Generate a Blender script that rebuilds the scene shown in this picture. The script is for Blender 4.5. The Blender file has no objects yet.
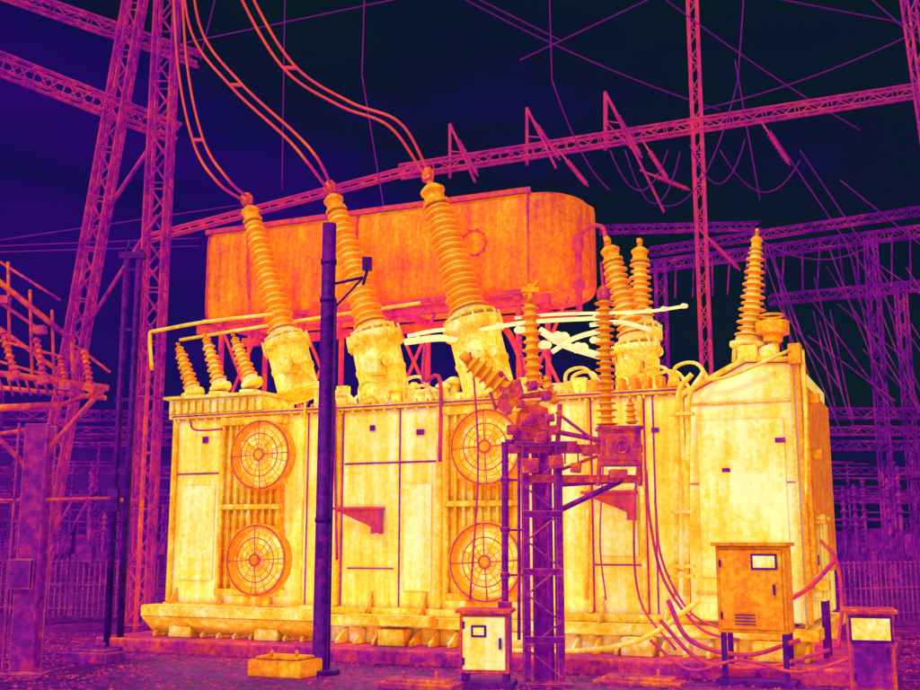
import bpy, math, random
from mathutils import Vector, Matrix
random.seed(7)
F=1110.0; PITCH=math.radians(10); CAM=Vector((0,0,1.6))
def ray(u,v):
    dx=(u-460)/F; dy=(345-v)/F
    return Vector((dx, math.cos(PITCH)-dy*math.sin(PITCH), math.sin(PITCH)+dy*math.cos(PITCH)))
def S(u,v,D):
    d=ray(u,v); return CAM+d*(D/d.y)
ORG=Vector((0.38,15.5,0)); ANG=math.atan2(-1.5,3.41)
R=Matrix.Rotation(ANG,3,'Z'); RI=R.inverted()
def T(u,v,b):
    c=RI@(CAM-ORG); d=RI@ray(u,v)
    return c+d*((b-c.y)/d.y)
def tw(a,b,z): return R@Vector((a,b,z))+ORG

scene=bpy.context.scene
# ---------------------------------------------------------------- materials
def lin(c):
    c=c/255.0
    return c/12.92 if c<=0.04045 else ((c+0.055)/1.055)**2.4
IRON=[(0.0,(4,8,22)),(0.12,(20,3,62)),(0.25,(66,2,112)),(0.40,(130,14,132)),(0.52,(190,38,108)),
      (0.63,(222,72,52)),(0.74,(243,128,18)),(0.85,(252,186,30)),(0.93,(254,222,78)),(1.0,(255,248,170))]
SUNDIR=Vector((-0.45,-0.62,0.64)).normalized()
def thermal(name,t,blot=0.10,bs=1.2,streak=0.05,fine=0.05,fs=14,ao=0.0,aod=0.15,edge=0.0,er=0.03,sun_shade=0.05,rough=0.6,em=0.74,tint=(0.42,0.075,0.55)):
    m=bpy.data.materials.new(name); m.use_nodes=True
    nt=m.node_tree; N=nt.nodes; L=nt.links; N.clear()
    out=N.new('ShaderNodeOutputMaterial'); pr=N.new('ShaderNodeBsdfPrincipled')
    L.new(pr.outputs[0],out.inputs[0]); pr.inputs['Roughness'].default_value=rough
    pr.inputs['Specular IOR Level'].default_value=0.25
    tc=N.new('ShaderNodeTexCoord'); geo=N.new('ShaderNodeNewGeometry')
    def M(op,a,b=None):
        n=N.new('ShaderNodeMath'); n.operation=op
        for i,x in enumerate((a,b)):
            if x is None: continue
            if isinstance(x,(int,float)): n.inputs[i].default_value=x
            else: L.new(x,n.inputs[i])
        return n.outputs[0]
    def noise(scale,detail,vec,rough=0.6,dist=0.0):
        n=N.new('ShaderNodeTexNoise'); n.inputs['Scale'].default_value=scale; n.inputs['Detail'].default_value=detail
        n.inputs['Roughness'].default_value=rough; n.inputs['Distortion'].default_value=dist
        L.new(vec,n.inputs['Vector']); return n.outputs['Fac']
    v=tc.outputs['Object']; val=None
    def add(x,k,off=0.0):
        nonlocal val
        y=M('MULTIPLY',M('SUBTRACT',x,off),k) if off else M('MULTIPLY',x,k)
        val=M('ADD',val,y)
    val=M('ADD',t,0.0)
    if blot: add(noise(bs,5,v,0.7,0.0),blot*3.2,0.5)
    if streak:
        mp=N.new('ShaderNodeMapping'); mp.inputs['Scale'].default_value=(1,1,0.09); L.new(v,mp.inputs[0])
        add(noise(7,3,mp.outputs[0],0.65),streak*3.2,0.5)
    if fine: add(noise(fs,3,v,0.8),fine*3.2,0.5)
    if sun_shade:
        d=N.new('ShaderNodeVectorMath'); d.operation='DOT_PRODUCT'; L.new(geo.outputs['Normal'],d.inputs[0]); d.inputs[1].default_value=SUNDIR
        add(d.outputs['Value'],sun_shade)  # painted shading: ramp value raised on sun-facing sides, lowered on sides turned away
    fac=None
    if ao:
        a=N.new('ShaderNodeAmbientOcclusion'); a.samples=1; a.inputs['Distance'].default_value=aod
        fac=M('MULTIPLY',M('SUBTRACT',1.0,a.outputs['AO']),ao)  # crevice shade painted into base and emission colour through the tint
    if edge:
        b=N.new('ShaderNodeBevel'); b.samples=2; b.inputs['Radius'].default_value=er
        d=N.new('ShaderNodeVectorMath'); d.operation='DOT_PRODUCT'; L.new(geo.outputs['Normal'],d.inputs[0]); L.new(b.outputs[0],d.inputs[1])
        ev=M('MINIMUM',M('MULTIPLY',M('SUBTRACT',1.0,d.outputs['Value']),6.0),1.0)
        if edge<0: add(ev,-edge)
        else:
            ev=M('MULTIPLY',ev,edge); fac=ev if fac is None else M('ADD',fac,ev)
    cr=N.new('ShaderNodeValToRGB'); L.new(val,cr.inputs[0]); e=cr.color_ramp
    while len(e.elements)<len(IRON): e.elements.new(0.5)
    for i,(p,c) in enumerate(IRON):
        e.elements[i].position=p; e.elements[i].color=(lin(c[0]),lin(c[1]),lin(c[2]),1)
    colr=cr.outputs[0]
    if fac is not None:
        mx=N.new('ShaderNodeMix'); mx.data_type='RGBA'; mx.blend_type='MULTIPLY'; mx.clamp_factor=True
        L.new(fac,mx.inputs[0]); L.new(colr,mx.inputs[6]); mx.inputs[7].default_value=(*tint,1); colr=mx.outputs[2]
    L.new(colr,pr.inputs['Base Color']); L.new(colr,pr.inputs['Emission Color'])
    pr.inputs['Emission Strength'].default_value=em
    try: m.cycles.emission_sampling='NONE'
    except Exception: pass
    return m
DT=(0.22,0.02,0.5)
M_tank=thermal('warm_tank_steel',0.915,0.115,0.6,0.085,0.07,15,ao=1.2,aod=0.10,edge=1.0,er=0.020,sun_shade=0.03,tint=DT)
M_tank2=thermal('warm_tank_end_steel',0.925,0.10,0.8,0.06,0.065,15,ao=1.0,aod=0.10,edge=1.0,er=0.024,sun_shade=0.03,tint=DT)
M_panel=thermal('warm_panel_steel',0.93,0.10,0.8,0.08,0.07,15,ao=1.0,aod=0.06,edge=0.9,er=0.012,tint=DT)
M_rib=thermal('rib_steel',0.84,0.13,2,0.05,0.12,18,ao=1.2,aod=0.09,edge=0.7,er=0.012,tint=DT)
M_seam=thermal('cold_seam',0.42,0.16,2,0,0.12,14)
M_rad=thermal('radiator_steel',0.81,0.14,1.8,0.10,0.13,12,ao=1.2,aod=0.10,edge=0.7,er=0.015,tint=DT)
M_fan=thermal('fan_guard_steel',0.755,0.09,2,0,0.08,14,ao=0.6,aod=0.05)
M_fanb=thermal('fan_blade_steel',0.89,0.12,3,0,0.10,12,ao=0.8,aod=0.10)
M_cons=thermal('conservator_steel',0.675,0.12,0.9,0.10,0.09,14,ao=0.3,aod=0.2,edge=0.0,sun_shade=0.06)
M_porc=thermal('orange_porcelain',0.79,0.07,2,0,0.06,14,ao=2.0,aod=0.08,sun_shade=0.16,tint=DT)
M_porc2=thermal('cool_porcelain',0.71,0.10,2,0,0.07,14,ao=1.8,aod=0.07,sun_shade=0.14,tint=DT)
M_cap=thermal('bushing_cap_metal',0.73,0.10,4,0,0.14,20,ao=1.0,aod=0.08,edge=0.6,er=0.012,sun_shade=0.1,tint=DT)
M_turret=thermal('turret_steel',0.88,0.12,2.5,0.04,0.12,15,ao=1.3,aod=0.11,edge=0.9,er=0.012,sun_shade=0.07,tint=DT)
M_hot=thermal('hot_connector_metal',1.04,0.07,5,0,0.10,16,ao=0.6,aod=0.06,edge=0.3,er=0.01)
M_pipe=thermal('pipe_metal',0.82,0.12,3,0,0.10,16,ao=1.1,aod=0.08,sun_shade=0.12)
M_frame=thermal('support_frame_steel',0.54,0.16,1.6,0,0.12,10,ao=0.8,aod=0.15,sun_shade=0.06)
M_pole=thermal('cold_pole_steel',0.18,0.10,1.5,0,0.10,12,ao=0.1,sun_shade=0.14)
M_mech=thermal('switch_mechanism_steel',0.46,0.22,2.5,0,0.18,12,ao=1.2,aod=0.12,edge=-0.15,er=0.01,sun_shade=0.16)
M_mechc=thermal('switch_column_steel',0.31,0.15,2.0,0,0.14,12,ao=0.6,aod=0.12,edge=-0.3,er=0.01,sun_shade=0.12)
M_tower=thermal('lattice_tower_steel',0.43,0.12,0.8,0,0.14,6,ao=0.8,aod=0.2,sun_shade=0.10)
M_towerl=thermal('column_steel',0.35,0.12,1.2,0,0.14,7,ao=0.6,aod=0.2,edge=-0.3,er=0.015,sun_shade=0.10)
M_gant=thermal('gantry_steel',0.49,0.10,0.3,0,0.09,3,sun_shade=0.06)
M_far=thermal('distant_steel',0.33,0.18,0.25,0,0.18,1.5,sun_shade=0.05)
M_plat=thermal('platform_steel',0.51,0.22,1.5,0,0.16,9,ao=0.8,aod=0.12,sun_shade=0.12)
M_wire=thermal('conductor_aluminium',0.52,0.06,0.8,0,0.05,6,sun_shade=0.16)
M_wire2=thermal('thin_wire_aluminium',0.36,0.08,0.2,0,0.05,2)
M_ground=thermal('cold_gravel_ground',0.35,0.18,0.35,0,0.26,6,sun_shade=0.0,em=0.6)
M_st=thermal('gravel_stone',0.40,0.20,0.8,0,0.18,4,sun_shade=0.12)
M_conc=thermal('concrete_plinth',0.45,0.20,1.2,0,0.17,9,ao=0.6,aod=0.2,edge=-0.2,er=0.03,sun_shade=0.06)
M_base=thermal('skid_steel',0.83,0.16,1.2,0.03,0.15,9,ao=1.3,aod=0.2,edge=0.8,er=0.02,sun_shade=0.10,tint=DT)
M_cab=thermal('cabinet_steel',0.74,0.11,1.8,0.05,0.11,12,ao=1.0,aod=0.1,edge=1.0,er=0.018,sun_shade=0.04,tint=DT)
M_dark=thermal('dark_trim',0.26,0.10,3,0,0.08,14,sun_shade=0.05)
M_glass=thermal('cabinet_window_glass',0.95,0.08,6,0,0.08,12,sun_shade=0)
M_label=thermal('label_plate',0.40,0.15,6,0,0.15,40,sun_shade=0)
M_hose=thermal('cable_rubber',0.46,0.14,2,0,0.10,14,ao=0.5,aod=0.08,sun_shade=0.14)

# ---------------------------------------------------------------- mesh builder
def basis(d):
    d=d.normalized(); up=Vector((0,0,1)) if abs(d.z)<0.95 else Vector((1,0,0))
    x=up.cross(d).normalized(); return x,d.cross(x).normalized(),d
class MB:
    def __init__(s): s.v=[];s.f=[];s.sm=[]
    def _rings(s,rings,cap0=True,cap1=True,smooth=True,n=8):
        b=len(s.v)
        for r in rings: s.v.extend(r)
        for i in range(len(rings)-1):
            for j in range(n):
                k=(j+1)%n
                s.f.append((b+i*n+j,b+i*n+k,b+(i+1)*n+k,b+(i+1)*n+j)); s.sm.append(smooth)
        if cap0: s.f.append(tuple(b+j for j in reversed(range(n)))); s.sm.append(False)
        if cap1:
            e=b+(len(rings)-1)*n; s.f.append(tuple(e+j for j in range(n))); s.sm.append(False)
    def tube(s,p,q,r,r2=None,n=8,smooth=True):
        p=Vector(p);q=Vector(q); r2=r if r2 is None else r2
        if (q-p).length<1e-6: return
        x,y,z=basis(q-p)
        s._rings([[c+(x*math.cos(2*math.pi*j/n)+y*math.sin(2*math.pi*j/n))*rr for j in range(n)] for c,rr in ((p,r),(q,r2))],n=n,smooth=smooth and n>4)
    def lathe(s,p,q,prof,n=20,smooth=True):
        p=Vector(p);q=Vector(q); x,y,z=basis(q-p); l=(q-p)
        s._rings([[p+l*t+(x*math.cos(2*math.pi*j/n)+y*math.sin(2*math.pi*j/n))*rr for j in range(n)] for t,rr in prof],n=n,smooth=smooth)
    def path(s,pts,r,n=6,sub=6):
        pts=[Vector(p) for p in pts]
        if sub>1 and len(pts)>2:
            o=[];P=[pts[0]*2-pts[1]]+pts+[pts[-1]*2-pts[-2]]
            for i in range(1,len(P)-2):
                for k in range(sub):
                    t=k/sub;a,b,c,d=P[i-1],P[i],P[i+1],P[i+2]
                    o.append(0.5*((2*b)+(c-a)*t+(2*a-5*b+4*c-d)*t*t+(3*b-a-3*c+d)*t**3))
            o.append(pts[-1]); pts=o
        rings=[];x=None
        for i,p in enumerate(pts):
            d=(pts[min(i+1,len(pts)-1)]-pts[max(i-1,0)]).normalized()
            if x is None: x,y,_=basis(d)
            else: x=(x-d*x.dot(d)).normalized()
            y=d.cross(x)
            rings.append([p+(x*math.cos(2*math.pi*j/n)+y*math.sin(2*math.pi*j/n))*r for j in range(n)])
        s._rings(rings,n=n,smooth=n>4)
    def box(s,c,size,M=None):
        c=Vector(c);b=len(s.v)
        for dx in(-.5,.5):
            for dy in(-.5,.5):
                for dz in(-.5,.5):
                    o=Vector((dx*size[0],dy*size[1],dz*size[2]))
                    if M is not None: o=M@o
                    s.v.append(c+o)
        for f in((0,1,3,2),(4,6,7,5),(0,4,5,1),(2,3,7,6),(0,2,6,4),(1,5,7,3)):
            s.f.append(tuple(b+i for i in f)); s.sm.append(False)
    def bb(s,x0,x1,y0,y1,z0,z1): s.box(((x0+x1)/2,(y0+y1)/2,(z0+z1)/2),(abs(x1-x0),abs(y1-y0),abs(z1-z0)))
    def prism(s,pts,ext):
        b=len(s.v);n=len(pts);ext=Vector(ext)
        s.v.extend(Vector(p) for p in pts); s.v.extend(Vector(p)+ext for p in pts)
        s.f.append(tuple(b+i for i in range(n)));s.sm.append(False)
        s.f.append(tuple(b+n+i for i in reversed(range(n))));s.sm.append(False)
        for i in range(n):
            k=(i+1)%n; s.f.append((b+k,b+i,b+n+i,b+n+k));s.sm.append(False)
    def ring(s,c,axis,Rr,r,nR=28,n=5):
        x,y,z=basis(Vector(axis)); c=Vector(c); b=len(s.v)
        for i in range(nR):
            a=2*math.pi*i/nR; rd=x*math.cos(a)+y*math.sin(a)
            for j in range(n):
                t=2*math.pi*j/n; s.v.append(c+rd*(Rr+r*math.cos(t))+z*r*math.sin(t))
        for i in range(nR):
            k=(i+1)%nR
            for j in range(n):
                l=(j+1)%n; s.f.append((b+i*n+j,b+k*n+j,b+k*n+l,b+i*n+l)); s.sm.append(True)
    def lattice(s,p,q,w,h,nseg,r,side=None,rd=None):
        p=Vector(p);q=Vector(q);d=(q-p).normalized()
        if side is None: x,y,_=basis(d)
        else:
            x=(Vector(side)-d*Vector(side).dot(d)).normalized(); y=d.cross(x)
        rd=rd or r*0.6
        cs=[(-w/2,-h/2),(w/2,-h/2),(w/2,h/2),(-w/2,h/2)]
        def P(i,t): return p+(q-p)*t+x*cs[i][0]+y*cs[i][1]
        for i in range(4): s.tube(P(i,0),P(i,1),r,n=4)
        for k in range(nseg):
            t0=k/nseg;t1=(k+1)/nseg
            for i in range(4):
                j=(i+1)%4
                if k%2: i,j=j,i
                s.tube(P(i,t0),P(j,t1),rd,n=4)
                if k%2==0: s.tube(P(i,t0),P(j,t0),rd*0.8,n=4)
    def obj(s,name,mat,parent=None,bevel=0.0,own=True):
        vs=s.v; loc=Vector((0,0,0))
        if parent is None and own:
            xs=[v.x for v in vs];ys=[v.y for v in vs];zs=[v.z for v in vs]
            loc=Vector(((min(xs)+max(xs))/2,(min(ys)+max(ys))/2,min(zs)))
        me=bpy.data.meshes.new(name); me.from_pydata([tuple(v-loc) for v in vs],[],s.f)
        me.polygons.foreach_set('use_smooth',s.sm); me.update()
        import bmesh
        bm=bmesh.new(); bm.from_mesh(me); bmesh.ops.recalc_face_normals(bm,faces=bm.faces); bm.to_mesh(me); bm.free()
        me.materials.append(mat)
        o=bpy.data.objects.new(name,me); scene.collection.objects.link(o); o.location=loc
        if parent is not None: o.parent=parent
        if bevel:
            m=o.modifiers.new('bevel','BEVEL'); m.width=bevel; m.segments=2; m.limit_method='ANGLE'; m.angle_limit=math.radians(50)
        return o
def empty(name,loc=(0,0,0),rz=0):
    e=bpy.data.objects.new(name,None); scene.collection.objects.link(e); e.location=loc; e.rotation_euler=(0,0,rz); e.empty_display_size=0.5
    return e
def sheds(mb,p,q,r0,r1,n,core=0.60,seg=22):
    prof=[(0,r0*core)]
    for i in range(n):
        t=i/n; R_=r0+(r1-r0)*t
        if i%2: R_*=0.88
        c=R_*core; d=1/n
        prof+=[(t+d*0.22,c),(t+d*0.34,R_*0.90),(t+d*0.42,R_),(t+d*0.52,R_*0.97),(t+d*0.68,c*1.06),(t+d*0.95,c)]
    prof.append((1,r1*core)); mb.lathe(p,q,prof,n=seg)
def lerp(p,q,t): return Vector(p)+(Vector(q)-Vector(p))*t
def cap(mb,q,d,r,h):
    q=Vector(q);d=Vector(d).normalized()
    mb.lathe(q,q+d*h,[(0,r*1.05),(0.12,r*1.1),(0.14,r*0.8),(0.55,r*0.85),(0.6,r*1.0),(0.72,r),(0.9,r*0.6),(1,r*0.25)],n=16)
    mb.tube(q+d*h*0.9,q+d*(h*1.35),r*0.28,n=8)
    x,y,z=basis(d)
    mb.box(q+d*h*1.35,(r*0.9,r*0.5,r*0.5),Matrix((x,y,z)).transposed())
    for k in range(8):
        a=k*math.pi/4; mb.tube(q+(x*math.cos(a)+y*math.sin(a))*r*0.95+d*h*0.05,q+(x*math.cos(a)+y*math.sin(a))*r*0.95+d*h*0.2,r*0.08,n=6)

# ================================================================ TRANSFORMER
PT=empty('power_transformer',ORG,ANG)
ZB,ZT=0.62,3.50
A0=-5.37;A1=4.25
tank=MB()
tank.bb(A0,2.80,0,3.1,ZB,ZT)
tank.obj('tank_body',M_tank,PT,0.03)
e=MB(); ze=3.82
e.prism([(2.82,-0.22,ZB),(2.82,-0.22,3.42),(3.62,-0.22,ze),(4.25,-0.22,ze-0.04),(4.25,-0.22,ZB)],(0,3.1,0))
e.obj('tank_end_section',M_tank2,PT,0.03)
rib=MB()
rib.bb(A0-0.06,2.80,-0.10,3.16,ZT,ZT+0.07)
for k in range(46):
    a=A0+0.1+k*0.175
    if a<2.75: rib.tube((a,-0.06,ZT-0.05),(a,-0.06,ZT+0.12),0.022,n=6)
rib.bb(A0-0.04,2.80,-0.08,3.14,ZB-0.06,ZB+0.05)
for a in (-5.33,-4.42,-2.35,-0.72,1.47,2.20,2.76):
    rib.bb(a-0.028,a+0.028,-0.085,0.0,ZB+0.06,ZT-0.01)
for z in (0.95,3.3): rib.bb(2.9,4.2,-0.25,-0.22,z,z+0.03)
rib.bb(4.16,4.2,-0.29,-0.22,ZB,3.72)
rib.prism([(2.80,-0.30,3.42),(3.62,-0.30,3.825),(4.28,-0.30,3.785),(4.28,-0.30,3.84),(3.61,-0.30,3.885),(2.80,-0.30,3.48)],(0,0.3,0))
for a,z in ((2.66,3.63),(1.2,3.62),(-0.7,3.62),(-2.6,3.62)):
    rib.prism([(a-.1,-0.05,z-0.05),(a+.1,-0.05,z-0.05),(a+.05,-0.05,z+0.12),(a-.05,-0.05,z+0.12)],(0,0.04,0))
rib.obj('stiffener_ribs',M_rib,PT,0.008)
sm=MB()
for a in (-4.38,-2.9,-2.30,-1.36,-0.76,0.76,1.43,1.51,2.24,2.36): sm.bb(a-0.011,a+0.011,-0.010,0.0,ZB+0.06,ZT-0.01)
sm.bb(A0,-4.45,-0.012,0,2.62,2.645); sm.bb(-2.27,-1.37,-0.012,0,2.70,2.725); sm.bb(-1.35,-0.78,-0.012,0,2.70,2.725); sm.bb(1.52,2.16,-0.012,0,2.75,2.77)
sm.bb(2.83,4.15,-0.232,-0.22,2.30,2.312)
sm.bb(-2.2,-1.45,-0.012,0,1.2,1.22); sm.bb(1.52,2.2,-0.012,0,1.28,1.3)
sm.bb(A0,2.8,-0.108,-0.102,ZT+.025,ZT+.045)
sm.obj('weld_seams',M_seam,PT)
pan=MB()
for a0,a1,z0,z1 in ((-5.2,-4.55,1.0,2.45),(-1.28,-0.85,0.9,2.4),(1.6,2.12,1.4,2.6),(2.98,4.05,1.15,3.1)):
    b=-0.245 if a0>2.85 else -0.022
    pan.bb(a0,a1,b,b+0.025,z0,z1)
pan.obj('access_panels',M_panel,PT,0.008)
lb=MB()
for u,v,w,h in ((780,440,.12,.06),(726,470,.10,.05),(420,432,.12,.08),(205,440,.1,.1),(655,430,.1,.06),(372,428,.08,.08)):
    b=-0.255 if u>690 else -0.03
    c=T(u,v,b); lb.bb(c.x-w/2,c.x+w/2,b,b+0.02,c.z-h/2,c.z+h/2)
lb.obj('rating_plates',M_label,PT,0)
br=MB()
for (u,v) in ((362,520),(612,505)):
    c=T(u,v,-0.1); w=0.34
    x0,x1=c.x-w,c.x+w*0.9
    for yy in (-0.30,-0.06):
        br.prism([(x0,yy,c.z+0.14),(x1,yy,c.z+0.14),(x1,yy,c.z-0.20),(x1-0.06,yy,c.z-0.20),(x1-0.06,yy,c.z-0.10)],(0,0.04,0))
    br.bb(x0-.02,x1+.02,-0.34,0.0,c.z+0.142,c.z+0.18)
    br.bb(x1-.05,x1+.0,-0.258,-.062,c.z-0.19,c.z+0.14)
br.obj('jacking_brackets',M_frame,PT,0.006)
sk=MB()
sk.bb(A0-0.15,A1+0.1,-0.34,3.3,0.42,0.56)
sk.bb(A0-0.05,A1,-0.22,-0.05,0.19,0.42); sk.bb(A0-0.05,A1,3.0,3.15,0.19,0.42)
for k in range(34):
    a=A0+0.15+k*0.285
    sk.prism([(a,-0.22,0.42),(a,-0.52,0.25),(a,-0.52,0.192),(a,-0.22,0.192)],(0.05,0,0))
    if k%3==0: sk.prism([(a,0.0,0.56),(a,-0.30,0.56),(a,0.0,0.90)],(0.03,0,0))
sk.bb(-5.3,-2.3,-0.72,-0.36,0.50,0.66); sk.prism([(-5.3,-0.72,0.50),(-2.3,-0.72,0.50),(-2.3,-0.4,0.24),(-5.3,-0.4,0.24)],(0,0.04,0))
sk.bb(-1.9,-0.6,-0.60,-0.36,0.46,0.60)
for a in (-4.7,-3.2,-1.2,0.6,2.2,3.8): sk.bb(a-0.2,a+0.2,-0.55,-0.3,0.193,0.418)
sk.obj('base_skid',M_base,PT,0.012)
pl=MB(); pl.bb(A0-0.6,A1+0.8,-0.9,3.9,0.0,0.19)
pl.obj('foundation_plinth',M_conc,PT,0.03)
rad=MB()
for ac in (-3.75,0.0):
    rad.bb(ac-0.52,ac+0.52,-0.20,-0.09,0.85,3.42)
    for k in range(9):
        a=ac-0.50+k*0.125; rad.bb(a-0.02,a+0.02,-0.27,-0.20,0.88,3.40)
    rad.bb(ac-0.56,ac+0.56,-0.29,-0.07,3.33,3.45); rad.bb(ac-0.56,ac+0.56,-0.29,-0.07,0.80,0.9)
    rad.bb(ac-0.2,ac+0.3,-0.32,-0.06,0.56,0.8)
    rad.bb(ac-0.56,ac+0.56,-0.29,-0.21,2.06,2.14)
rad.obj('radiator_housings',M_rad,PT,0.008)
fi=0
for (u,v,rr) in ((262,455,0.50),(258,560,0.50),(487,447,0.50),(487,562,0.51)):
    fi+=1
    c=T(u,v,-0.40); g=MB()
    x0=Vector((c.x,-0.40,c.z))
    g.lathe(x0+Vector((0,0.13,0)),x0+Vector((0,-0.06,0)),[(0,rr*0.97),(0.1,rr*1.04),(0.3,rr),(0.8,rr),(0.9,rr*1.05),(1.0,rr*1.05),(0.98,rr*0.93),(0.3,rr*0.93),(0.05,rr*0.9)],n=36)
    for k in (1,2,3,5): g.ring(x0+Vector((0,-0.07-0.015*(6-k)/6,0)),(0,1,0),rr*k/6.3,0.008,32,5)
    for k in range(12):
        a=2*math.pi*k/12+0.2+fi*.1
        g.tube(x0+Vector((math.cos(a)*0.06,-0.085,math.sin(a)*0.06)),x0+Vector((math.cos(a)*rr,-0.065,math.sin(a)*rr)),0.008,n=5)
    g.lathe(x0+Vector((0,-0.05,0)),x0+Vector((0,-0.11,0)),[(0,0.08),(0.7,0.08),(1,0.05)],n=14)
    for a in (0.8,2.3,3.9,5.5):
        g.box(x0+Vector((math.cos(a)*rr*1.08,0.03,math.sin(a)*rr*1.08)),(0.09,0.05,0.09))
    g.obj('fan_guard_%d'%fi,M_fan,PT)
    g=MB(); g.ring(x0+Vector((0,-0.066,0)),(0,1,0),rr*1.0,0.011,36,5); g.ring(x0+Vector((0,-0.10,0)),(0,1,0),.085,.009,20,5)
    g.ring(x0+Vector((0,-0.078,0)),(0,1,0),rr*4/6.3,.009,32,5)
    for a in (0.05,1.62,3.19,4.76): g.tube(x0+Vector((math.cos(a)*0.06,-0.09,math.sin(a)*0.06)),x0+Vector((math.cos(a)*rr,-0.07,math.sin(a)*rr)),0.008,n=5)
    g.obj('fan_rim_gasket_%d'%fi,M_frame,PT)
    bl=MB()
    bl.tube(x0+Vector((0,0.12,0)),x0+Vector((0,0.10,0)),rr*0.97,n=36)
    bl.tube(x0+Vector((0,0.1,0)),x0+Vector((0,-0.04,0)),0.11,n=16)
    for k in range(6):
        a=2*math.pi*k/6+fi*0.4
        p=[]
        for rad_,wd in ((0.1,0.06),(0.25,0.13),(0.42,0.17)):
            for sgn in (-1,1):
                an=a+sgn*wd/rad_*0.5+rad_*0.8
                p.append(x0+Vector((math.cos(an)*rad_,0.03+sgn*0.04,math.sin(an)*rad_)))
        b=len(bl.v); bl.v.extend(p)
        for q in ((0,2,3,1),(2,4,5,3)): bl.f.append(tuple(b+i for i in q)); bl.sm.append(True)
    bl.obj('fan_blades_%d'%fi,M_fanb,PT)

# conservator
B=1.15
pL=T(206,282,B); pR=T(528,240,B)
zt_=(T(206,237,B).z+T(528,184,B).z)/2; zb_=(T(206,318,B).z+T(528,297,B).z)/2
zc=(zt_+zb_)/2; hh=(zt_-zb_)/2
bc=B+0.80
co=MB(); n=48
def sect(a,sd=1.0,sh=1.0,depth=0.80):
    r=[]
    for j in range(n):
        t=2*math.pi*(j+.5)/n; c=math.cos(t); s_=math.sin(t); p=2/9.0
        r.append(Vector((a,bc+depth*sd*math.copysign(abs(c)**p,c),zc+hh*sh*math.copysign(abs(s_)**p,s_))))
    return r
aL=pL.x;aR=pR.x
rings=[sect(aL,0.97,.97),sect(aL+0.03)]
for k in range(1,9): rings.append(sect(aL+(aR-aL)*k/8))
for k in range(1,11):
    t=k/10*math.pi/2; rings.append(sect(aR+0.80*math.sin(t),max(0.04,math.cos(t)),max(0.80,math.cos(t)**0.18)))
co._rings(rings,n=n)
co.obj('conservator_tank',M_cons,PT)
cf=MB()
for a in (aL+0.03,aL+(aR-aL)*0.5,aR):
    cf._rings([sect(a-0.02,1.005,1.005),sect(a-0.02,1.025,1.02),sect(a+0.02,1.025,1.02),sect(a+0.02,1.005,1.005)],n=n,smooth=False)
cf.bb(aL-0.03,aR+0.05,B-0.04,B+0.02,zc+hh-0.05,zc+hh+0.03)
cf.bb(aL-0.03,aR+0.05,B-0.04,B+0.02,zc-hh-0.02,zc-hh+0.05)
cf.bb(aL-0.2,aR+0.3,B+0.05,B+0.17,zc-hh-0.18,zc-hh-0.03); cf.bb(aL-0.2,aR+0.3,B+1.4,B+1.52,zc-hh-0.18,zc-hh-0.03)
for a in (aL+0.3,aL+1.9,aL+3.6,aR-0.2):
    for b in (B+0.1,B+1.45):
        cf.tube((a,b,zc-hh-0.1),(a,b,ZT),0.05,n=8)
    cf.tube((a,B+0.1,zc-hh-0.1),(a+0.8,B+0.1,ZT+0.05),0.028,n=6); cf.tube((a,B+0.1,ZT+0.05),(a+0.8,B+0.1,zc-hh-0.1),0.028,n=6)
    cf.bb(a-0.06,a+0.06,B+0.0,B+1.6,zc-hh-0.1,zc-hh+0.02)
for k in range(10):
    a=math.pi*2*k/10; c=Vector((aR-0.9,B-0.02,zc+0.05)); cf.tube(c+Vector((math.cos(a)*.22,0.02,math.sin(a)*.22)),c+Vector((math.cos(a)*.22,-.05,math.sin(a)*.22)),.018,n=6)
cf.ring((aR-0.9,B-0.015,zc+.05),(0,1,0),.2,.02,24)
cf.path([(aL+0.9,B-0.08,zc+hh),(aL+0.9,B-0.06,zc),(aL+1.0,B-0.1,zc-hh),(aL+1.2,B-0.4,ZT+0.1)],0.03)
cf.path([(aR-1.2,B-0.05,zc-hh*0.8),(aR-1.1,B-0.2,zc-hh-0.3),(aR-0.3,B-0.3,zc-hh-0.55),(aR+0.2,B-0.2,ZT+0.1)],0.05,8)
cf.obj('conservator_frame',M_frame,PT,0.006)
pg=MB()
a=aR+0.72
pg.lathe((a,bc-.55,zc+hh*.1),(a,bc-.55,zc-hh*1.4),[(0,.05),(.05,.09),(.2,.09),(.22,.05),(.6,.05),(.62,.1),(.7,.1),(.72,.05),(1,.05)],n=12)
pg.path([(aR+.72,bc-.45,zc+.1),(aR+1.0,bc-.5,zc+.2),(aR+1.15,bc-.5,zc-.2),(aR+1.1,bc-.6,ZT)],.035)
pg.obj('breather_pipes',M_frame,PT)

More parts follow.
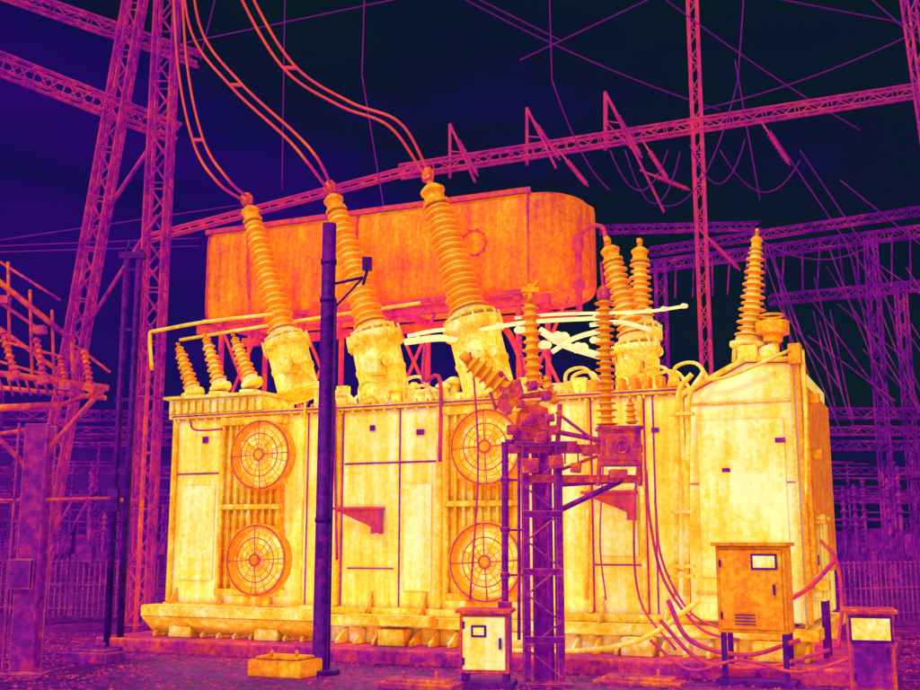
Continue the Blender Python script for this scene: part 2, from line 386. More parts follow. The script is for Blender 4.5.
# HV bushings
pc=MB();mt=MB();tu=MB()
def bushing(base,top,r0,r1,n,capr,caph,turret_base=None,tr_=0.3):
    base=Vector(base);top=Vector(top); d=(top-base).normalized()
    sheds(pc,base,top,r0,r1,n)
    cap(mt,top,d,capr,caph)
    tu.lathe(base-d*0.16,base+d*0.02,[(0,r0*1.0),(0.2,r0*1.25),(0.5,r0*1.25),(0.52,r0*0.95),(1,r0*0.85)],n=20)
    if turret_base is not None:
        tb=Vector(turret_base); b2=base-d*0.14
        tu.lathe(tb,b2,[(0,tr_*1.2),(0.08,tr_*1.2),(0.09,tr_),(0.45,tr_),(0.46,tr_*1.05),(0.5,tr_*1.05),(0.51,tr_),(0.82,tr_),(0.83,tr_*1.18),(0.97,tr_*1.18),(1,tr_*0.8)],n=26)
        x,y,z=basis(d)
        for k in range(14):
            a=2*math.pi*k/14; o=(x*math.cos(a)+y*math.sin(a))*tr_*1.12
            tu.tube(b2-d*0.2+o,b2+d*0.03+o,0.018,n=6)
        tu.tube(lerp(tb,b2,0.5),lerp(tb,b2,0.5)+Vector((0.35,-tr_*1.3,0.05)),0.08,n=12)
        tu.bb(tb.x-0.1,tb.x+0.14,tb.y-tr_*1.3-0.12,tb.y-tr_*0.9,lerp(tb,b2,0.45).z-0.1,lerp(tb,b2,0.45).z+0.12)
    return top+d*caph*1.4
t1=bushing(T(283,332,.7),T(253,222,.7),0.25,0.17,18,0.15,0.30,T(300,396,.7),0.33)
t2=bushing(T(371,326,.6),T(337,212,.6),0.27,0.19,18,0.16,0.32,T(388,404,.6),0.37)
t3=bushing(T(469,312,.5),T(437,206,.5),0.31,0.23,18,0.19,0.38,T(492,402,.5),0.38)
t4=bushing(T(632,336,.8),T(613,262,.8),0.22,0.17,12,0.14,0.26,T(640,396,.8),0.30)
t5=bushing(T(641,318,1.6),T(640,262,1.6),0.20,0.15,9,0.13,0.24,T(641,392,1.6),0.26)
t6=bushing(T(750,338,.7),T(756,250,.7),0.21,0.11,14,0.08,0.20,T(750,366,.7),0.18)
for (ut,vt,ub,vb) in ((181,354,192,388),(208,345,219,382),(237,345,250,378)):
    bushing(T(ub,vb,.3),T(ut,vt,.3),0.14,0.10,7,0.07,0.14)
pc.obj('bushing_porcelain',M_porc,PT); mt.obj('bushing_caps',M_cap,PT); tu.obj('bushing_turrets',M_turret,PT,0)
lv=MB()
c0=T(178,404,.1);c1=T(270,402,.1)
lv.bb(c0.x,c1.x,-0.12,0.8,ZT+0.071,ZT+0.30)
for k in range(12):
    a=c0.x+0.08+k*(c1.x-c0.x-0.1)/12; lv.bb(a,a+0.04,-0.17,-0.12,ZT+0.08,ZT+0.26)
lv.bb(c0.x-0.06,c1.x+0.06,-0.2,0.86,ZT+0.30,ZT+0.35)
for ub in (192,219,250):
    p=T(ub,392,.3); lv.tube((p.x,.3,ZT+0.34),(p.x,.3,ZT+0.45),0.17,n=16)
lv.obj('low_voltage_turret_box',M_turret,PT,0.01)
cvf=MB()
rnd=random.Random(3)
for k in range(48):
    a=rnd.uniform(-2.9,2.7); b=rnd.uniform(0.0,0.5); k_=rnd.random(); h=rnd.uniform(.08,.32)
    if k_<.35: cvf.box((a,b,ZT+.07+h/2),(rnd.uniform(.08,.3),.12,h))
    elif k_<.7:
        r_=rnd.uniform(.04,.10); cvf.lathe((a,b,ZT+.07),(a,b,ZT+.07+h*1.3),[(0,r_*1.4),(.15,r_*1.4),(.16,r_),(.7,r_),(.72,r_*1.5),(.85,r_*1.5),(1,r_*.6)],n=14)
    else: cvf.path([(a,b,ZT+.07),(a,b,ZT+.07+h),(a+.3,b-.05,ZT+.1+h),(a+.5,b-.1,ZT+.07)],.025)
cvf.obj('cover_fittings',M_turret,PT,0.006)
val=MB()
p=T(772,322,.6); zt2=3.78
val.lathe((p.x,.6,zt2-0.02),(p.x,.6,p.z),[(0,.16),(.1,.16),(.11,.08),(.6,.08),(.62,.13),(.75,.13),(.76,.22),(1,.22)],n=20)
val.lathe((p.x,.6,p.z),(p.x,.6,p.z+0.06),[(0,.1),(1,.05)],n=12)
val.ring((p.x,.6,p.z+0.08),(0,0,1),0.15,0.02)
for k in range(7): val.box((1.55+k*0.18,0.1,ZT+0.16),(0.10,0.2,0.18))
p=T(800,352,.0); val.bb(p.x-0.1,p.x+0.05,-0.4,-0.2,p.z-0.2,p.z+0.05); val.tube((p.x,-0.3,p.z),(p.x,-0.3,ZB),0.03)
val.bb(4.27,4.33,-0.1,2.5,1.2,3.5)
for z in (1.0,1.8,2.6,3.3): val.bb(4.27,4.45,0.1,0.25,z,z+0.12)
val.obj('valves_and_fittings',M_cap,PT,0.006)
hot=MB()
def hp(pts,r,b=0.2): hot.path([T(u,v,b+(q if q else 0)) for u,v,q in pts],r,8,5)
hp([(408,336,0),(440,330,0),(475,330,0),(530,322,0),(600,318,0)],0.030)
hp([(405,342,0),(440,338,0),(470,341,0)],0.05)
hp([(515,318,0),(560,314,0),(640,312,0),(686,306,0)],0.022)
hp([(540,330,0),(565,345,0),(600,356,0)],0.05,0.0)
hp([(552,352,0),(575,338,0),(604,330,0)],0.035,0.0)
hp([(590,325,0),(620,322,0),(650,330,0)],0.03,0.0)
for (u,v,s_) in ((560,338,.13),(580,348,.11),(545,345,.09),(595,340,.07),(420,340,.08),(500,326,.07),(648,311,.05),(684,306,.05),(664,309,.05),(630,313,.05),(596,318,.06),(520,330,.08)):
    p=T(u,v,0.05); hot.lathe(p+Vector((-s_,0,0)),p+Vector((s_,0,0)),[(0,s_*.3),(.15,s_*.6),(.85,s_*.6),(1,s_*.3)],n=10); hot.lathe(p+Vector((0,-s_*.3,0)),p+Vector((0,-s_*1.1,0)),[(0,s_*.6),(.8,s_*.6),(1,s_*.3)],n=10)
hot.obj('hot_bus_connectors',M_hot,PT,0)
pp=MB()
def pth(pts,r,b,n=6,sub=5): pp.path([T(u,v,b) for u,v in pts],r,n,sub)
pth([(150,332),(205,322),(275,314)],0.03,0.0); pth([(150,332),(150,345),(152,370)],0.03,0.0)
pth([(180,340),(240,330),(330,316),(420,303)],0.028,0.9,6,1)
pth([(692,374),(679,392),(677,440),(676,596)],0.035,-0.45); pth([(704,372),(690,396),(688,440),(686,596)],0.035,-0.45)
pth([(700,380),(730,376),(790,350)],0.022,-0.4)
pth([(585,400),(588,470),(586,600)],0.02,-0.12,6,3)
pth([(305,400),(303,500),(300,600)],0.02,-0.12,6,3)
for v in (414,512,566,576):
    c=T(682,v,-0.47); pp.bb(c.x-0.15,c.x+0.15,-0.53,-0.40,c.z-0.02,c.z+0.02)
for (u,v) in ((682,414),(682,512),(682,570)):
    c=T(u,v,-0.3); pp.bb(c.x-0.03,c.x+0.03,-0.42,-0.02,c.z-0.018,c.z+0.018)
pth([(802,350),(806,420),(805,520)],0.03,-0.3,6,3)
pth([(700,600),(640,640),(560,652),(470,648)],0.035,-0.7)
pp.obj('oil_pipes_and_conduits',M_pipe,PT)
hs=MB()
def hh_(pts,r,b): hs.path([T(u,v,b) for u,v in pts],r,6,6)
hh_([(646,470),(650,520),(664,580),(700,628),(740,640)],0.020,-0.5)
hh_([(655,500),(662,560),(690,612),(730,632)],0.016,-0.55)
hh_([(640,440),(634,520),(640,600),(676,650)],0.016,-0.5)
hh_([(820,540),(836,560),(842,600),(838,650)],0.025,-0.3)
hh_([(790,600),(812,585),(835,560)],0.03,-0.4)
hh_([(668,600),(690,640),(745,655),(800,640)],0.03,-0.9)
hh_([(660,620),(700,660),(760,668),(830,650)],0.025,-1.0)
hh_([(650,640),(690,670),(740,660),(800,672),(860,655)],0.02,-1.2)
hh_([(470,352),(474,380),(478,470),(470,600)],0.015,-0.5)
hh_([(425,345),(424,380),(440,380),(440,462)],0.03,-0.15)
hh_([(335,400),(335,470),(337,560)],0.02,-0.12)
hh_([(190,420),(196,430),(230,428),(250,424)],0.018,-0.12)
hh_([(600,400),(604,440),(600,540),(606,600)],0.012,-0.1)
hs.obj('control_cables',M_hose,PT)
# small wiring box on the left radiator
tbx=MB(); c=T(270,618,-0.45); tbx.bb(c.x-.2,c.x+.2,-.5,-.33,c.z-.16,c.z+.16); tbx.bb(c.x-.16,c.x+.16,-.515,-.5,c.z-.12,c.z+.12)
tbx.tube((c.x-.1,-.42,c.z-.16),(c.x-.1,-.42,.19),.02); tbx.tube((c.x+.1,-.42,c.z-.16),(c.x+.1,-.42,.19),.02)
tbx.obj('fan_wiring_box',M_mech,PT,.008)

# ================================================================ FOREGROUND
po=MB()
top=S(330,224,14.0); gx=(S(320,655,14.0).x+top.x)/2; top.x=gx; g0=Vector((gx,14.0,0))
po.lathe(g0,top,[(0,.12),(.02,.12),(.021,.10),(.75,.09),(1,.09)],n=18)
po.lathe(g0,g0+Vector((0,0,0.06)),[(0,.24),(1,.24)],n=8)
for v in (262,300,520):
    c=S(328,v,14.0); po.lathe((g0.x,14,c.z-.03),(g0.x,14,c.z+.03),[(0,.105),(1,.105)],n=18)
po.box((gx,13.9,1.5),(.12,.04,.18))
c=S(350,285,14); po.tube((g0.x,14,c.z),(g0.x+0.45,14,c.z+0.1),0.02); po.tube((g0.x,14,c.z-0.4),(g0.x+0.45,14,c.z+0.1),0.015)
po.box((g0.x+0.5,14,c.z+0.28),(0.12,0.14,0.16)); po.tube((g0.x+0.45,14,c.z),(g0.x+0.5,14,c.z+0.2),0.02)
po.path([(gx+.11,13.95,.1),(gx+.11,13.95,2.5),(gx+.11,13.95,c.z-.2)],.015,6,1)
po.obj('steel_pole',M_pole,None)

DS=empty('disconnect_switch',(S(543,600,13).x,13,0)); D0=DS.location.copy()
def Q(u,v,d=0): return S(u,v,13+d)-D0
col=MB()
ztop=Q(543,445).z
for x in (-0.19,0.19):
    for y in (-0.12,0.12):
        col.box((x,y,ztop/2),(0.08,0.08,ztop))
col.box((0.0,0.05,ztop/2),(0.22,0.1,ztop-.1))
k=0;z=0.1
while z<ztop-0.3:
    col.tube((-0.19,-0.15,z),(0.19,-0.15,z+0.3),0.014,n=4) if k%2 else col.tube((0.19,-0.15,z),(-0.19,-0.15,z+0.3),0.014,n=4)
    z+=0.3;k+=1
for z in (0.5,1.25,1.9): col.box((0,-0.15,z),(0.46,0.03,0.08))
col.tube((0.08,-.04,0.02),(0.08,-.04,ztop),0.04,n=14)
col.tube((-0.09,-.06,0.02),(-0.09,-.06,ztop),0.022,n=10)
col.box((0,0,0.02),(0.6,0.5,0.04)); col.box((0,0,ztop),(0.62,0.4,0.06))
p=Q(505,442);q=Q(505,606); col.tube(p,q,0.042,n=10); col.tube((p.x,p.y,p.z),(0,0,p.z-0.02),0.035)
col.box(q,(0.16,0.14,0.10))
for v in (480,530,575):
    c=Q(505,v); col.tube(c,(-0.19,0,c.z),0.014)
    col.lathe(c-Vector((0,0,.03)),c+Vector((0,0,.03)),[(0,.055),(1,.055)],n=12)
col.tube(Q(519,445),Q(519,640),.02)
col.obj('support_column',M_mechc,DS,0.006)
arm=MB()
a=Q(508,446);b=Q(642,452); arm.box(((a.x+b.x)/2,0,(a.z+b.z)/2),(b.x-a.x,0.16,0.10))
a=Q(520,476);b=Q(642,482); arm.box(((a.x+b.x)/2,0.02,(a.z+b.z)/2),(b.x-a.x,0.2,0.09))
arm.prism([Q(512,440,-.12),Q(518,412,-.12),Q(530,400,-.12),Q(548,408,-.12),Q(552,440,-.12)],(0,0.25,0))
arm.prism([Q(496,405,-.2),Q(505,385,-.2),Q(520,378,-.2),Q(524,392,-.2),Q(508,416,-.2)],(0,0.12,0))
for (u0,v0,u1,v1,r) in ((500,372,548,440,.030),(520,425,600,440,.03),(556,412,600,445,.02),(560,470,640,440,.02),(560,404,556,470,.03),(512,398,552,392,.03),(524,376,520,355,.015),(496,410,490,392,.02),(640,455,640,486,.03),(600,455,598,486,.03)):
    arm.tube(Q(u0,v0,-.1),Q(u1,v1,-.1),r,n=8)
for (u,v,s_) in ((505,392,.13),(546,396,.12),(528,420,.16),(555,430,.12),(512,430,.12),(572,446,.12),(540,438,.14),(586,452,.1),(532,386,.12),(520,404,.1),(550,418,.1),(556,462,.16),(530,466,.18),(576,468,.12)):
    p=Q(u,v,-.15); arm.box(p,(s_,s_,s_*0.9),Matrix.Rotation(random.uniform(-.15,.15),3,'Y')); arm.lathe(p+Vector((0,-.05,0)),p+Vector((0,-.12,0)),[(0,s_*.4),(1,s_*.35)],n=10)
for k in range(9):
    u=526+k*13; arm.tube(Q(u,464,-.06),Q(u,446,-.06),0.012,n=5)
arm.obj('operating_mechanism',M_mech,DS,0.006)
ins=MB()
sheds(ins,Q(534,388),Q(530,304),0.125,0.115,10); sheds(ins,Q(508,392,-.1),Q(470,362,-.1),0.16,0.14,6)
sheds(ins,Q(556,404),Q(545,376),0.07,0.06,4)
ins.tube(Q(530,304),Q(530,284),0.035,n=8); ins.box(Q(530,290),(0.2,0.08,0.06)); ins.tube(Q(524,296),Q(538,282),0.03)
ins.tube(Q(470,362,-.1),Q(462,354,-.1),.06,n=10)
ins.obj('insulators',M_porc2,DS)

SA=empty('surge_arrester',(S(618,450,12.9).x,12.9,0)); D1=SA.location.copy()
def Q1(u,v,d=0): return S(u,v,12.9+d)-D1
a=MB(); sheds(a,Q1(607,427),Q1(604,300),0.13,0.115,19,core=0.5)
sheds(a,Q1(632,424),Q1(630,402),0.085,0.06,4); a.tube(Q1(630,402),Q1(630,394),0.02)
a.obj('insulator_stack',M_porc2,SA)
a=MB(); a.lathe(Q1(604,300),Q1(603,286),[(0,.08),(.7,.08),(1,.03)],n=16); a.tube(Q1(603,288),Q1(601,262),.015)
p=Q1(599,430);q=Q1(640,466); a.box(((p.x+q.x)/2,0,(p.z+q.z)/2),(q.x-p.x,0.3,p.z-q.z))
a.box(((p.x+q.x)/2,-0.01,p.z+0.015),(q.x-p.x+0.06,0.36,0.04))
a.box(((p.x+q.x)/2,-0.16,(p.z+q.z)/2),(q.x-p.x-0.12,0.02,p.z-q.z-0.12))
a.ring(((p.x+q.x)/2,-0.18,(p.z+q.z)/2),(0,1,0),0.07,0.015,20)
a.box(Q1(618,474),(0.2,0.2,0.1))
a.obj('base_box',M_mech,SA,0.01)
a=MB(); gz=Q1(618,480).z; cx=(D0.x-D1.x)
a.tube((cx+.19,.1,gz-.35),(0.05,.05,gz),0.035,n=10); a.tube((cx+.19,.1,gz-.05),(0.1,.05,gz),.03,n=10)
a.obj('support_bracket',M_mechc,SA)

def cabinet(name,u0,v0,u1,v1,D,depth,rz,mat,legs=True,window=None,inner=None,louvre=False):
    c=S((u0+u1)/2,(v0+v1)/2,D); w=abs(u1-u0)/F*D; a_=S(u0,v0,D);b_=S(u0,v1,D)
    E=empty(name,(c.x,c.y,0),rz); z0=max(b_.z,0.0); z1=a_.z
    m=MB(); m.box((0,0,(z0+z1)/2),(w,depth,z1-z0)); m.box((0,-0.02,z1+0.02),(w+0.08,depth+0.12,0.045)); m.obj('body',mat,E,0.012)
    m=MB(); m.box((0,-depth/2-0.012,(z0+z1)/2),(w-0.08,0.02,z1-z0-0.08)); m.obj('door',inner or mat,E,0.008)
    m=MB(); m.box((w*0.33,-depth/2-0.045,(z0+z1)/2),(0.025,0.04,0.12))
    for zz in (0.2,0.8): m.tube((-w/2+0.05,-depth/2-0.03,z0+(z1-z0)*zz-0.04),(-w/2+0.05,-depth/2-0.03,z0+(z1-z0)*zz+0.04),0.014,n=8)
    if louvre:
        for k in range(4): m.box((-w*.1,-depth/2-0.03,z0+0.10+k*0.035),(w*0.3,0.012,0.010))
    if window:
        wx,wz,ww,wh=window
        m.box((wx*w,-depth/2-0.028,z0+(z1-z0)*wz),(ww+0.05,0.016,wh+0.05))
        g=MB(); g.box((wx*w,-depth/2-0.042,z0+(z1-z0)*wz),(ww,0.012,wh)); g.obj('window',M_glass,E)
    if legs and z0>0.05:
        for sx in (-1,1):
            for sy in (-1,1): m.box((sx*(w/2-0.05),sy*(depth/2-0.05),z0/2),(0.06,0.06,z0))
        m.box((0,0,0.03),(w+0.1,depth+0.1,0.06))
    m.obj('trim',M_dark,E,0.004)
    return E
cabinet('junction_box',462,612,510,672,12.9,0.35,-0.15,M_mech,inner=M_panel,window=(-0.1,0.7,0.12,0.08))
cabinet('control_cabinet',722,546,788,632,13.1,0.5,ANG,M_cab,window=(0.2,0.82,0.24,0.13),louvre=True)
cabinet('electrical_cabinet',850,612,892,690,12.2,0.45,-0.3,M_mech,inner=M_mechc,window=(0.0,0.8,0.38,0.22))
cabinet('marshalling_box',792,520,826,600,14.2,0.5,ANG,M_tank,inner=M_tank)
def block(u,v,w,d,h,name,mat):
    r_=ray(u,v); t=-CAM.z/r_.z; p=CAM+r_*t
    m=MB(); m.box((p.x,p.y,h/2),(w,d,h),Matrix.Rotation(ANG,3,'Z')); m.box((p.x,p.y,h+0.02),(w*0.8,d*0.8,0.04),Matrix.Rotation(ANG,3,'Z'))
    m.tube((p.x-w*0.2,p.y-d*0.2,h+0.03),(p.x-w*0.2,p.y-d*0.2,h+0.12),0.02); m.tube((p.x+w*0.2,p.y-d*0.2,h+0.03),(p.x+w*0.2,p.y-d*0.2,h+0.12),0.02)
    m.obj(name,mat,None,0.02)
block(285,676,0.75,0.5,0.2,'cable_pit_cover',M_cab); block(735,676,0.6,0.4,0.12,'cable_pit_cover',M_dark)
block(95,662,0.7,0.4,0.14,'cable_pit_cover',M_mechc); block(420,688,0.9,0.4,0.07,'cable_pit_cover',M_conc)
block(640,684,1.0,0.4,0.05,'cable_pit_cover',M_conc)

# ================================================================ LEFT STRUCTURES
LP=empty('disconnector_platform',(S(30,600,14).x,14,0)); D2=LP.location.copy()
def Q2(u,v,d=0): return S(u,v,14+d)-D2
m=MB(); zt=Q2(30,425).z
m.box((0,0,zt/2),(0.05,0.30,zt)); m.box((0,-0.15,zt/2),(0.28,0.04,zt)); m.box((0,0.15,zt/2),(0.28,0.04,zt))
m.box((0,0,0.02),(0.6,0.6,0.04)); m.tube((0.16,-0.2,0),(0.16,-0.2,zt),0.03)
m.tube((-.2,-.2,0),(-.2,-.2,zt),.02); m.box((-.05,-.2,1.2),(.25,.12,.35))
m.obj('column',M_towerl,LP,0.006)
m=MB()
for (u0,v0,u1,v1,r,d) in ((-40,368,108,388,.045,0),(-40,384,106,398,.035,.6),(-40,250,74,342,.04,0),(-40,300,60,372,.03,.3),(30,470,100,392,.035,0),(30,470,-40,400,.035,0),
    (8,262,10,372,.02,0),(30,290,32,374,.02,0),(52,310,54,378,.02,0),(72,340,74,386,.03,0),(-40,330,74,360,.02,0),(-40,410,60,405,.05,.2),(60,405,104,390,.03,.2),(0,262,60,300,.02,.5),(-40,440,40,428,.03,0),
    (-40,350,80,385,.02,.8),(-40,275,40,330,.025,.8),(74,345,110,372,.02,0.1),(-40,500,30,500,.02,0),(30,500,110,498,.02,0)):
    m.tube(Q2(u0,v0,d),Q2(u1,v1,d),r,n=6)
for k in range(14):
    u=-20+k*9; m.tube(Q2(u,372+k*1.2),Q2(u+6,395,0.5),0.015,n=5)
for (u,v) in ((14,376),(44,380),(66,386),(90,388),(4,300),(40,330)):
    m.box(Q2(u,v,-.05),(0.14,0.12,0.10),Matrix.Rotation(random.uniform(-.4,.4),3,'Y'))
m.obj('platform_beams',M_plat,LP)
m=MB()
for (u0,v0,u1,v1) in ((14,372,2,330),(44,378,36,338),(90,386,84,350),(66,384,60,356)):
    sheds(m,Q2(u0,v0),Q2(u1,v1),0.065,0.055,7)
m.obj('insulators',M_plat,LP)

m=MB()
legA0=S(66,400,22); legA1=S(142,-40,22); d=(legA1-legA0)
foot=legA0-d*(legA0.z/d.z)
m.lattice(foot,legA1,0.34,0.34,26,0.055,side=(1,0,0),rd=0.022)
x=S(162,120,22).x
m.lattice((x,22,0),(x,22,S(158,-60,22).z),0.40,0.40,26,0.05,side=(1,0,0),rd=0.022)
m.tube(S(104,215,22),(x,22,S(165,130,22).z),0.05); m.tube(S(84,330,22),(x,22,S(165,215,22).z),0.04)
m.lattice(S(-60,40,20.5),S(178,134,22.6),0.30,0.34,16,0.04,rd=0.018)
m.lattice(S(-60,-30,22),S(200,60,22.6),0.25,0.25,14,0.035,rd=0.016)
m.obj('lattice_tower',M_tower,None)
m=MB(); xx=S(124,420,17).x
for dx,tv in ((-0.08,258),(0.11,250)):
    m.tube((xx+dx,17,0),(xx+dx,17,S(130,tv,17).z),0.055,n=8)
for v in (270,330,400,470,540): m.box((xx,17,S(124,v,17).z),(0.3,0.08,0.05))
z_=S(130,256,17).z; m.box((xx,17,z_),(0.4,0.14,0.1)); m.tube((xx-.1,17,z_),(xx-.05,17,z_+.25),.03)
m.tube((xx,17,0),(xx,17,0.06),0.25,n=8); m.box((xx-0.15,16.95,S(120,500,17).z),(0.3,0.15,0.35))
m.obj('steel_post',M_pole,None)
m=MB(); a=S(150,335,18);b=S(150,500,18)
m.path([a,Vector((a.x,18,b.z)),S(110,500,18)],.04,8,1); m.tube((a.x,18,0),(a.x,18,b.z),.04)
m.obj('bus_support_frame',M_frame,None)

# ================================================================ OVERHEAD CONDUCTORS
def conductor(pts,r=0.024,sep=0.08):
    m=MB(); P=[Vector(p) for p in pts]
    for s_ in (-1,1): m.path([p+Vector((s_*sep*(0.35 if i==len(P)-1 else 1),0,0.03*s_)) for i,p in enumerate(P)],r,6,12)
    m.box(P[2],(sep*2.3,0.05,0.05))
    m.box(P[-1],(0.18,0.12,0.14)); m.lathe(P[-1]-Vector((0,0,.1)),P[-1]+Vector((0,0,.12)),[(0,.08),(.5,.1),(1,.05)],n=12)
    m.obj('overhead_conductor',M_wire,None)
w1=tw(*t1);w2=tw(*t2);w3=tw(*t3)
def cat(w,*p): return [*p,w]
conductor(cat(w1,S(176,-60,19.5),S(182,60,19),S(198,140,18),S(222,180,17.4)))
conductor(cat(w2,S(184,-60,18),S(196,30,17.8),S(236,85,17.4),S(290,135,17),S(312,160,16.6)))
conductor(cat(w3,S(222,-70,17),S(248,0,16.8),S(290,68,16.6),S(345,104,16.4),S(395,125,16.2)))
m=MB()
def wire(u0,v0,D0_,u1,v1,D1_,sag=0.0,r=0.018,n=12):
    p=S(u0,v0,D0_);q=S(u1,v1,D1_)
    m.path([lerp(p,q,i/n)-Vector((0,0,sag*4*(i/n)*(1-i/n))) for i in range(n+1)],r*(D0_+D1_)/60,5,1)
for w in ((175,45,25,440,-10,25,0),(365,-20,26,362,75,26,0),(362,75,26,385,215,26,0),(549,-20,30,552,80,30,0),(552,80,30,610,190,30,.5),
          (430,-20,30,720,110,34,.3),(520,60,30,690,-20,34,0),(640,-20,30,860,130,36,.2),(700,110,34,940,20,36,.3),(745,-20,32,738,80,32,0),
          (738,80,32,660,205,30,1.2),(735,60,32,760,200,32,0),(610,150,30,668,150,30,1.2),(625,150,30,680,152,32,1.6),(690,145,32,745,140,32,1.3),(720,150,32,800,160,34,1.2),
          (0,240,40,240,205,40,0),(0,246,40,200,238,40,0),(0,252,40,200,246,40,0),(200,60,26,220,-20,26,0),(285,-10,26,282,190,26,0),
          (800,150,34,900,300,34,0),(770,130,34,940,380,34,0),(840,180,34,940,260,34,0),(850,-20,34,940,60,34,0),(680,-20,30,940,30,40,0),
          (830,250,32,900,420,32,.2),(870,240,32,930,440,32,.2),(760,240,32,880,240,32,.6),(880,420,30,940,450,30,0),(440,-20,30,560,40,30,0)):
    wire(*w[:6],sag=w[6])
m.obj('power_line_wires',M_wire2,None)

# ================================================================ BACKGROUND GANTRY
m=MB()
m.lattice(S(400,172,33),S(960,84,33),0.34,0.34,34,0.040,rd=0.018)
m.lattice(S(150,238,34),S(430,165,33.4),0.12,0.2,14,0.05,rd=0.02)
x=S(700,200,33).x
m.lattice((x,33,0),(x,33,S(700,-60,33).z),0.28,0.28,40,0.034,side=(1,0,0),rd=0.015)
for (u,v,u2,v2,u3,v3) in ((450,124,450,178,475,182),(527,108,527,165,556,168),(605,92,605,150,640,156),(606,94,606,150,664,212)):
    m.tube(S(u,v,33),S(u2,v2,33),0.055,n=6); m.tube(S(u,v,33),S(u3,v3,32),0.04,n=6)
    m.tube(S(u,(v+v2)/2,33),lerp(S(u,v,33),S(u3,v3,32),0.5),0.022,n=5)
m.obj('lattice_gantry',M_gant,None)
m=MB()
for (u0,v0,u1,v1) in ((450,126,478,176),(528,112,560,160),(558,150,588,186),(608,98,642,158),(642,140,668,180),(760,120,790,165),(640,170,690,190),(700,230,740,270)):
    p=S(u0,v0,32.5);q=S(u1,v1,32); a_=lerp(p,q,.3);b_=lerp(p,q,.95); sheds(m,a_,b_,.085,.085,14,core=.35,seg=8); m.tube(p,q,0.03,n=5)
m.obj('suspension_insulators',M_gant,None)
m=MB()
for (u0,v0,u1,v1,D,w,n_) in ((640,268,960,226,38,.34,26),(650,252,960,205,44,.3,26),(770,300,960,282,42,.34,18),(600,230,760,226,46,.3,14)):
    m.lattice(S(u0,v0,D),S(u1,v1,D),w,w,n_,0.034,rd=0.018)
for (u,v,D) in ((660,262,38),(870,236,38),(900,282,42)):
    x=S(u,v,D).x; m.lattice((x,D,0),(x,D,S(u,v,D).z),0.34,0.34,24,0.034,side=(1,0,0),rd=0.017)
for k in range(26):
    u=740+random.random()*190; v=230+random.random()*120
    m.tube(S(u,v,38),S(u+random.uniform(20,90),v+random.uniform(50,150),36),0.022,n=4)
for k in range(16):
    u=640+k*18; m.tube(S(u,262-k*2,38),S(u+random.uniform(-3,8),300-k,38),0.03,n=4)
m.obj('lattice_gantry',M_far,None)
m=MB(); p=S(925,200,26); m.lattice((p.x+1.0,26,0),(p.x-.1,26,S(912,-80,26).z),0.36,0.36,26,0.04,side=(1,0,0),rd=0.02)
m.obj('lattice_tower',M_tower,None)
m=MB()
for k in range(230):
    D=random.uniform(34,85); X=random.uniform(-0.46,0.46)*D; h=random.choice((2.4,3.0,3.6,4.6,5.6))*random.uniform(.85,1.15)
    m.tube((X,D,0),(X,D,h*0.6),0.07,n=6); sheds(m,(X,D,h*0.6),(X,D,h),0.14,0.11,6,core=.45,seg=8)
    if random.random()<.7: m.tube((X-1.5,D,h),(X+1.5,D+.5,h),0.04,n=5)
    if random.random()<.5: m.box((X,D-.2,h*0.3),(0.5,0.4,0.5))
    if random.random()<.4: m.tube((X,D,0),(X+1.6,D,h*.6),0.05,n=5)
for k in range(7):
    D=44+k*6; z=random.uniform(3.5,7.5)
    m.lattice((-0.5*D,D,z),(-0.12*D,D,z+random.uniform(-.4,.4)),.36,.36,22,.04,rd=.022)
    m.lattice((0.27*D,D,z),(0.5*D,D,z),.36,.36,22,.04,rd=.022)
    for X in (-.42*D,-.22*D,.3*D,.44*D): m.lattice((X,D,0),(X,D,z+1),.36,.36,12,.04,side=(1,0,0),rd=.022)
for k in range(170):
    D=random.uniform(60,110); X=random.uniform(-.5,.5)*D
    m.box((X,D,random.uniform(.4,1.4)),(random.uniform(.5,2.5),1,random.uniform(.8,2.8)))
m.obj('distant_switchyard',M_far,None)
for (x0,y0,x1,y1) in ((-16,27,-6.4,24),(6.6,22,17,27)):
    m=MB(); L_=math.hypot(x1-x0,y1-y0); n_=int(L_/0.14)
    for i in range(n_+1):
        t=i/n_; X=x0+(x1-x0)*t; Y=y0+(y1-y0)*t
        m.box((X,Y,0.6),(0.02 if i%14 else 0.08,0.03,1.2 if i%14 else 1.4))
    for z in (0.15,0.65,1.15): m.tube((x0,y0,z),(x1,y1,z),0.025,n=5)
    m.obj('picket_fence',M_mechc,None)

# ================================================================ GROUND
m=MB(); Sg=900
m.v=[Vector((-Sg,-60,0)),Vector((Sg,-60,0)),Vector((Sg,1500,0)),Vector((-Sg,1500,0))]; m.f=[(0,1,2,3)]; m.sm=[False]
m.obj('ground',M_ground,None,own=False)
m=MB()
for k in range(9000):
    Y=random.uniform(10.5,20); X=random.uniform(-.5,.5)*Y; r=random.uniform(.008,.032)
    p=Vector((X,Y,0)); b=len(m.v); q=random.random()*6
    m.v+= [p+Vector((math.cos(q+i*1.57),math.sin(q+i*1.57),0))*r*random.uniform(.7,1.3) for i in range(4)]+[p+Vector((r*random.uniform(-.4,.4),0,r*.8))]
    for f in ((0,1,4),(1,2,4),(2,3,4),(3,0,4)): m.f.append(tuple(b+i for i in f)); m.sm.append(True)
m.obj('gravel',M_st,None)

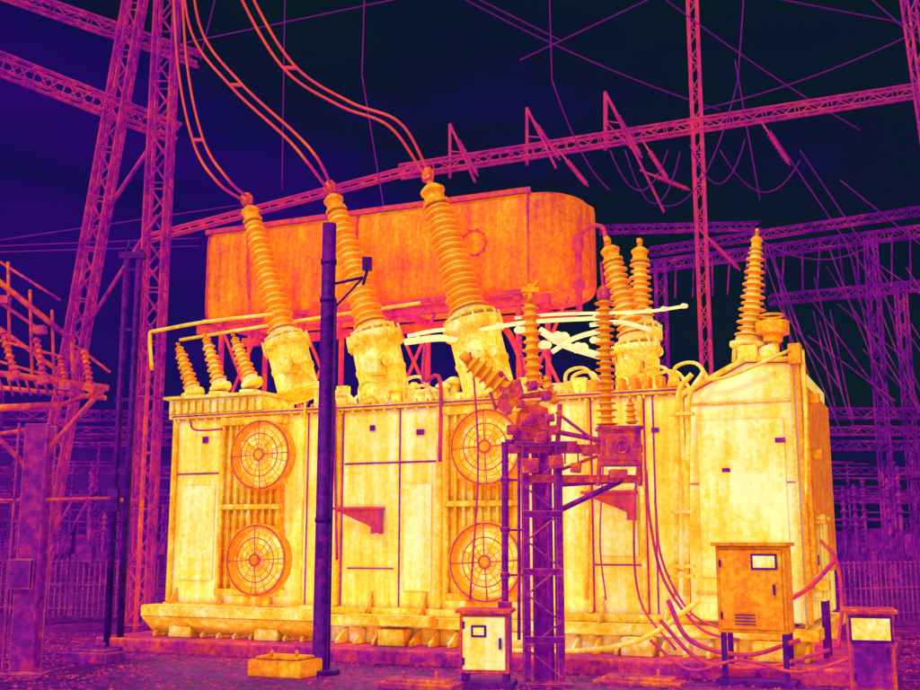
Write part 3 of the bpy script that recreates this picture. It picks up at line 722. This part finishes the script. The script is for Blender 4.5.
# ================================================================ WORLD + SUN
W=bpy.data.worlds.new('World'); scene.world=W; W.use_nodes=True; nt=W.node_tree; N=nt.nodes; L=nt.links; N.clear()
out=N.new('ShaderNodeOutputWorld'); bg=N.new('ShaderNodeBackground'); L.new(bg.outputs[0],out.inputs[0])
sky=N.new('ShaderNodeTexSky'); sky.sky_type='NISHITA'; sky.sun_disc=False
el=math.asin(SUNDIR.z); az=math.atan2(SUNDIR.x,SUNDIR.y)
sky.sun_elevation=el; sky.sun_rotation=az
tc=N.new('ShaderNodeTexCoord')
sx=N.new('ShaderNodeSeparateXYZ'); L.new(tc.outputs['Generated'],sx.inputs[0])
mp=N.new('ShaderNodeMapping'); mp.inputs['Scale'].default_value=(1.6,1.6,5.5); L.new(tc.outputs['Generated'],mp.inputs[0])
nz=N.new('ShaderNodeTexNoise'); nz.inputs['Scale'].default_value=1.9; nz.inputs['Detail'].default_value=6; L.new(mp.outputs[0],nz.inputs[0])
def MM(op,a,b):
    n=N.new('ShaderNodeMath'); n.operation=op
    for i,x in enumerate((a,b)):
        if isinstance(x,(int,float)): n.inputs[i].default_value=x
        else: L.new(x,n.inputs[i])
    return n.outputs[0]
t=MM('ADD',MM('MULTIPLY',sx.outputs['X'],-0.45),0.215)
t=MM('ADD',t,MM('MULTIPLY',MM('SUBTRACT',nz.outputs['Fac'],0.5),0.70))
t=MM('SUBTRACT',t,MM('MULTIPLY',MM('MAXIMUM',MM('SUBTRACT',sx.outputs['Z'],0.34),0.0),0.7))
t=MM('ADD',t,MM('MULTIPLY',MM('MAXIMUM',MM('SUBTRACT',0.14,sx.outputs['Z']),0.0),1.0))
cr=N.new('ShaderNodeValToRGB'); L.new(t,cr.inputs[0]); e=cr.color_ramp
stops=[(0.0,(7,26,34)),(0.14,(11,18,46)),(0.27,(20,8,84)),(0.42,(42,2,108)),(0.6,(80,6,120))]
while len(e.elements)<len(stops): e.elements.new(0.5)
for i,(p,c) in enumerate(stops): e.elements[i].position=p; e.elements[i].color=(lin(c[0]),lin(c[1]),lin(c[2]),1)
mx=N.new('ShaderNodeVectorMath'); mx.operation='MULTIPLY_ADD'; L.new(sky.outputs[0],mx.inputs[0]); mx.inputs[1].default_value=(0.0004,0.0004,0.0006); L.new(cr.outputs[0],mx.inputs[2])
L.new(mx.outputs[0],bg.inputs[0]); bg.inputs[1].default_value=1.0
sd=bpy.data.lights.new('sun','SUN'); sd.energy=1.1; sd.angle=math.radians(12); sd.color=(1,.95,.88)
so=bpy.data.objects.new('sun',sd); scene.collection.objects.link(so); so.rotation_euler=(-SUNDIR).to_track_quat('-Z','Y').to_euler(); so.location=(-10,-10,20)
cd=bpy.data.cameras.new('camera'); cd.sensor_width=36; cd.lens=36*F/920; cd.clip_end=3000; cd.clip_start=0.1
cam=bpy.data.objects.new('camera',cd); scene.collection.objects.link(cam); cam.location=CAM; cam.rotation_euler=(math.radians(90)+PITCH,0,0)
scene.camera=cam
scene.view_settings.view_transform='Standard'; scene.view_settings.look='None'; scene.view_settings.exposure=0
